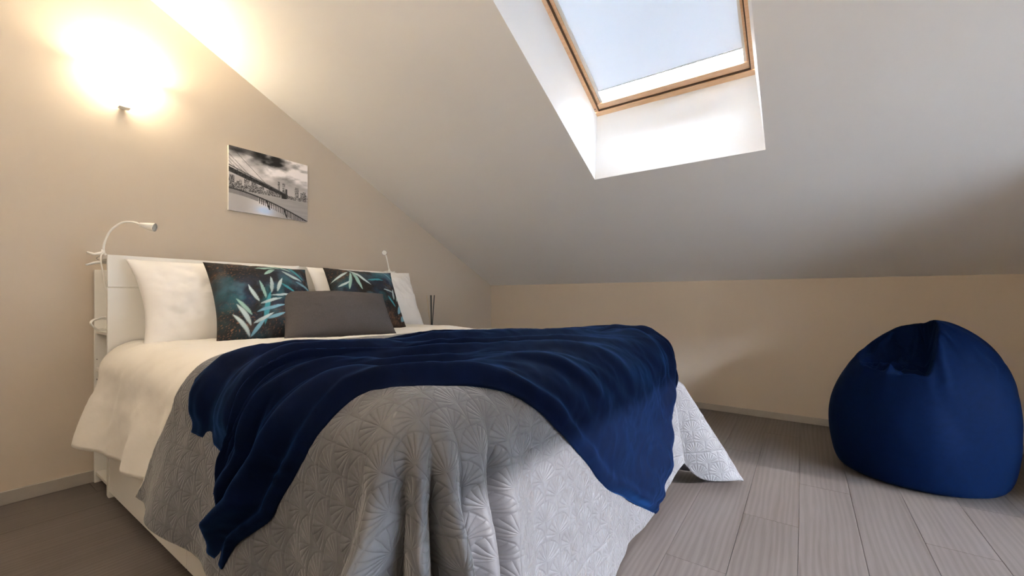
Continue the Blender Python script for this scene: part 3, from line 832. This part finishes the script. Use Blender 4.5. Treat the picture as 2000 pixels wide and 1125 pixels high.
L2 = clip_lamp((HX1 - .004, HY + .085, HH + .001), [(0, 0, .02), (-.014, 0, .075), (-.034, -.006, .128), (-.058, -.018, .150), (-.078, -.032, .148)], (-.55, -.83, -.05),
               'white gooseneck clip lamp on the right end of the headboard', None)
clamp(L2, 1)
tube('cord', [tuple(p) for p in spline([(0, -.01, .01), (-.03, -.02, .012), (-.05, 0, .006), (-.03, .03, .003), (.02, .04, -.02), (.02, .05, -.3)], 40)], .0022, M['white_plastic'], L2, 6)

# ------------------------------------------------------------------ bedside table with reed diffuser, behind the bed
nt_ = empty('bedside_table', (2.62, 2.66, 0), 'small white bedside table hidden behind the far side of the bed', 'table')
bm_obj('table_top', box_bm((-.19, -.18, .56), (.20, .18, .58), .004), M['white_lacquer'], nt_)
for sx in (-.17, .17):
    for sy in (-.16, .16):
        bm_obj('leg', box_bm((sx - .014, sy - .014, 0), (sx + .014, sy + .014, .56), .002), M['white_lacquer'], nt_)
bm_obj('shelf', box_bm((-.156, -.146, .2), (.156, .146, .215), .002), M['white_lacquer'], nt_)
rd = empty('reed_diffuser', (2.62, 2.70, .5805), 'reed diffuser with dark reeds on the bedside table beyond the bed', 'diffuser')
profb = [(0, .0), (.032, .0), (.035, .006), (.035, .06), (.03, .07), (.014, .076), (.014, .095), (.011, .095), (.011, .078)]
vs = []; seg = 20
for ra, z in profb:
    for k in range(seg): vs.append((max(ra, .0005) * math.cos(2 * math.pi * k / seg), max(ra, .0005) * math.sin(2 * math.pi * k / seg), z))
mesh_obj('bottle', vs, grid_faces(seg, len(profb), True), M['dark'], rd, True)
for (dx, dy, m) in ((-.062, -.004, 'stick_pale'), (-.012, .0, 'stick_dark'), (.008, .012, 'stick_dark'), (.030, -.004, 'stick_dark')):
    tube('reed', [(dx * .05, dy * .05, .02), (dx, dy, .355)], .0042 if m == 'stick_dark' else .003, M[m], rd, 8)

# ------------------------------------------------------------------ bean bag
BX, BY = 2.985, -.472
nth, nph = 160, 120
TH = np.linspace(0, 2 * np.pi, nth, endpoint=False)[None, :].repeat(nph, 0)
S = np.linspace(0, 1, nph)[:, None].repeat(nth, 1)                     # 0 floor centre .. 1 top
profile = np.array([(0, .0), (.18, .0), (.285, .004), (.322, .03), (.345, .12), (.358, .24), (.352, .36), (.325, .48), (.275, .59), (.21, .68), (.14, .745), (.07, .785), (.0, .80)])
pr = arclen(profile, nph)
Rr = pr[:, 0][:, None] * np.ones_like(TH); Z = pr[:, 1][:, None] * np.ones_like(TH)
rt = np.array([-.156, -.988]); tc_ = np.array([-.988, .156])            # photograph's right, and towards the camera
pc = Rr * np.sin(TH); qc = Rr * np.cos(TH)
bulge = 1 + .035 * (fbm(np.cos(TH) * 2 + 5, np.sin(TH) * 2 + Z * 3, 81) - .5) + .012 * np.cos(6 * TH) * sstep(Z, .05, .3)
pc = pc * bulge + .055 * sstep(Z, .25, .8); qc = qc * bulge - .03 * sstep(Z, .3, .8)
pc = pc + .02 * (1 - sstep(Z, 0, .35)) * np.sign(pc) * 0
# the sat-in hollow: low in front, walled at the back and at the photograph's right
zcut = .545 + .05 * sstep(-pc, .1, .33) + .30 * sstep(-qc, -.10, .20) + .42 * sstep(pc, .035, .135)
zcut = zcut + .03 * (fbm(pc * 16, qc * 16, 83) - .5)
kk = .018
d_ = np.clip(.5 + .5 * (Z - zcut) / kk, 0, 1)
Z2 = Z * (1 - d_) + zcut * d_ - kk * d_ * (1 - d_)
inside = sstep(Z - zcut, 0.005, .06)
fold = .035 * (ridge(np.arctan2(pc - .05, qc + .25) * 2.4 + 1.3 * fbm(pc * 7, qc * 7, 85)) - .4) + .035 * (ridge(fbm(pc * 5 + 2, qc * 5, 87) * 3.5) - .4)
Z2 = Z2 + inside * fold
crease = .010 * (ridge(TH * 2.2 + Z * 4 + 2 * fbm(np.sin(TH) * 3, Z * 5, 89)) - .3) * sstep(Z, .42, .6) * (1 - inside)
pc = pc + crease * np.sin(TH); qc = qc + crease * np.cos(TH)
WX = BX + pc * rt[0] + qc * tc_[0]; WY = BY + pc * rt[1] + qc * tc_[1]
fc = [tuple(reversed(f)) for f in grid_faces(nth, nph, True)]
bag = mesh_obj('bean_bag', np.stack([WX - BX, WY - BY, Z2 + .001], -1).reshape(-1, 3), fc, M['bag'], None, True, (BX, BY, 0),
               uv=np.stack([(TH / 6.28 * 2.2).ravel(), (S * 1.4).ravel()], -1))
tag(bag, 'large navy blue bean bag chair slumped on the floor by the knee wall', 'bean bag')
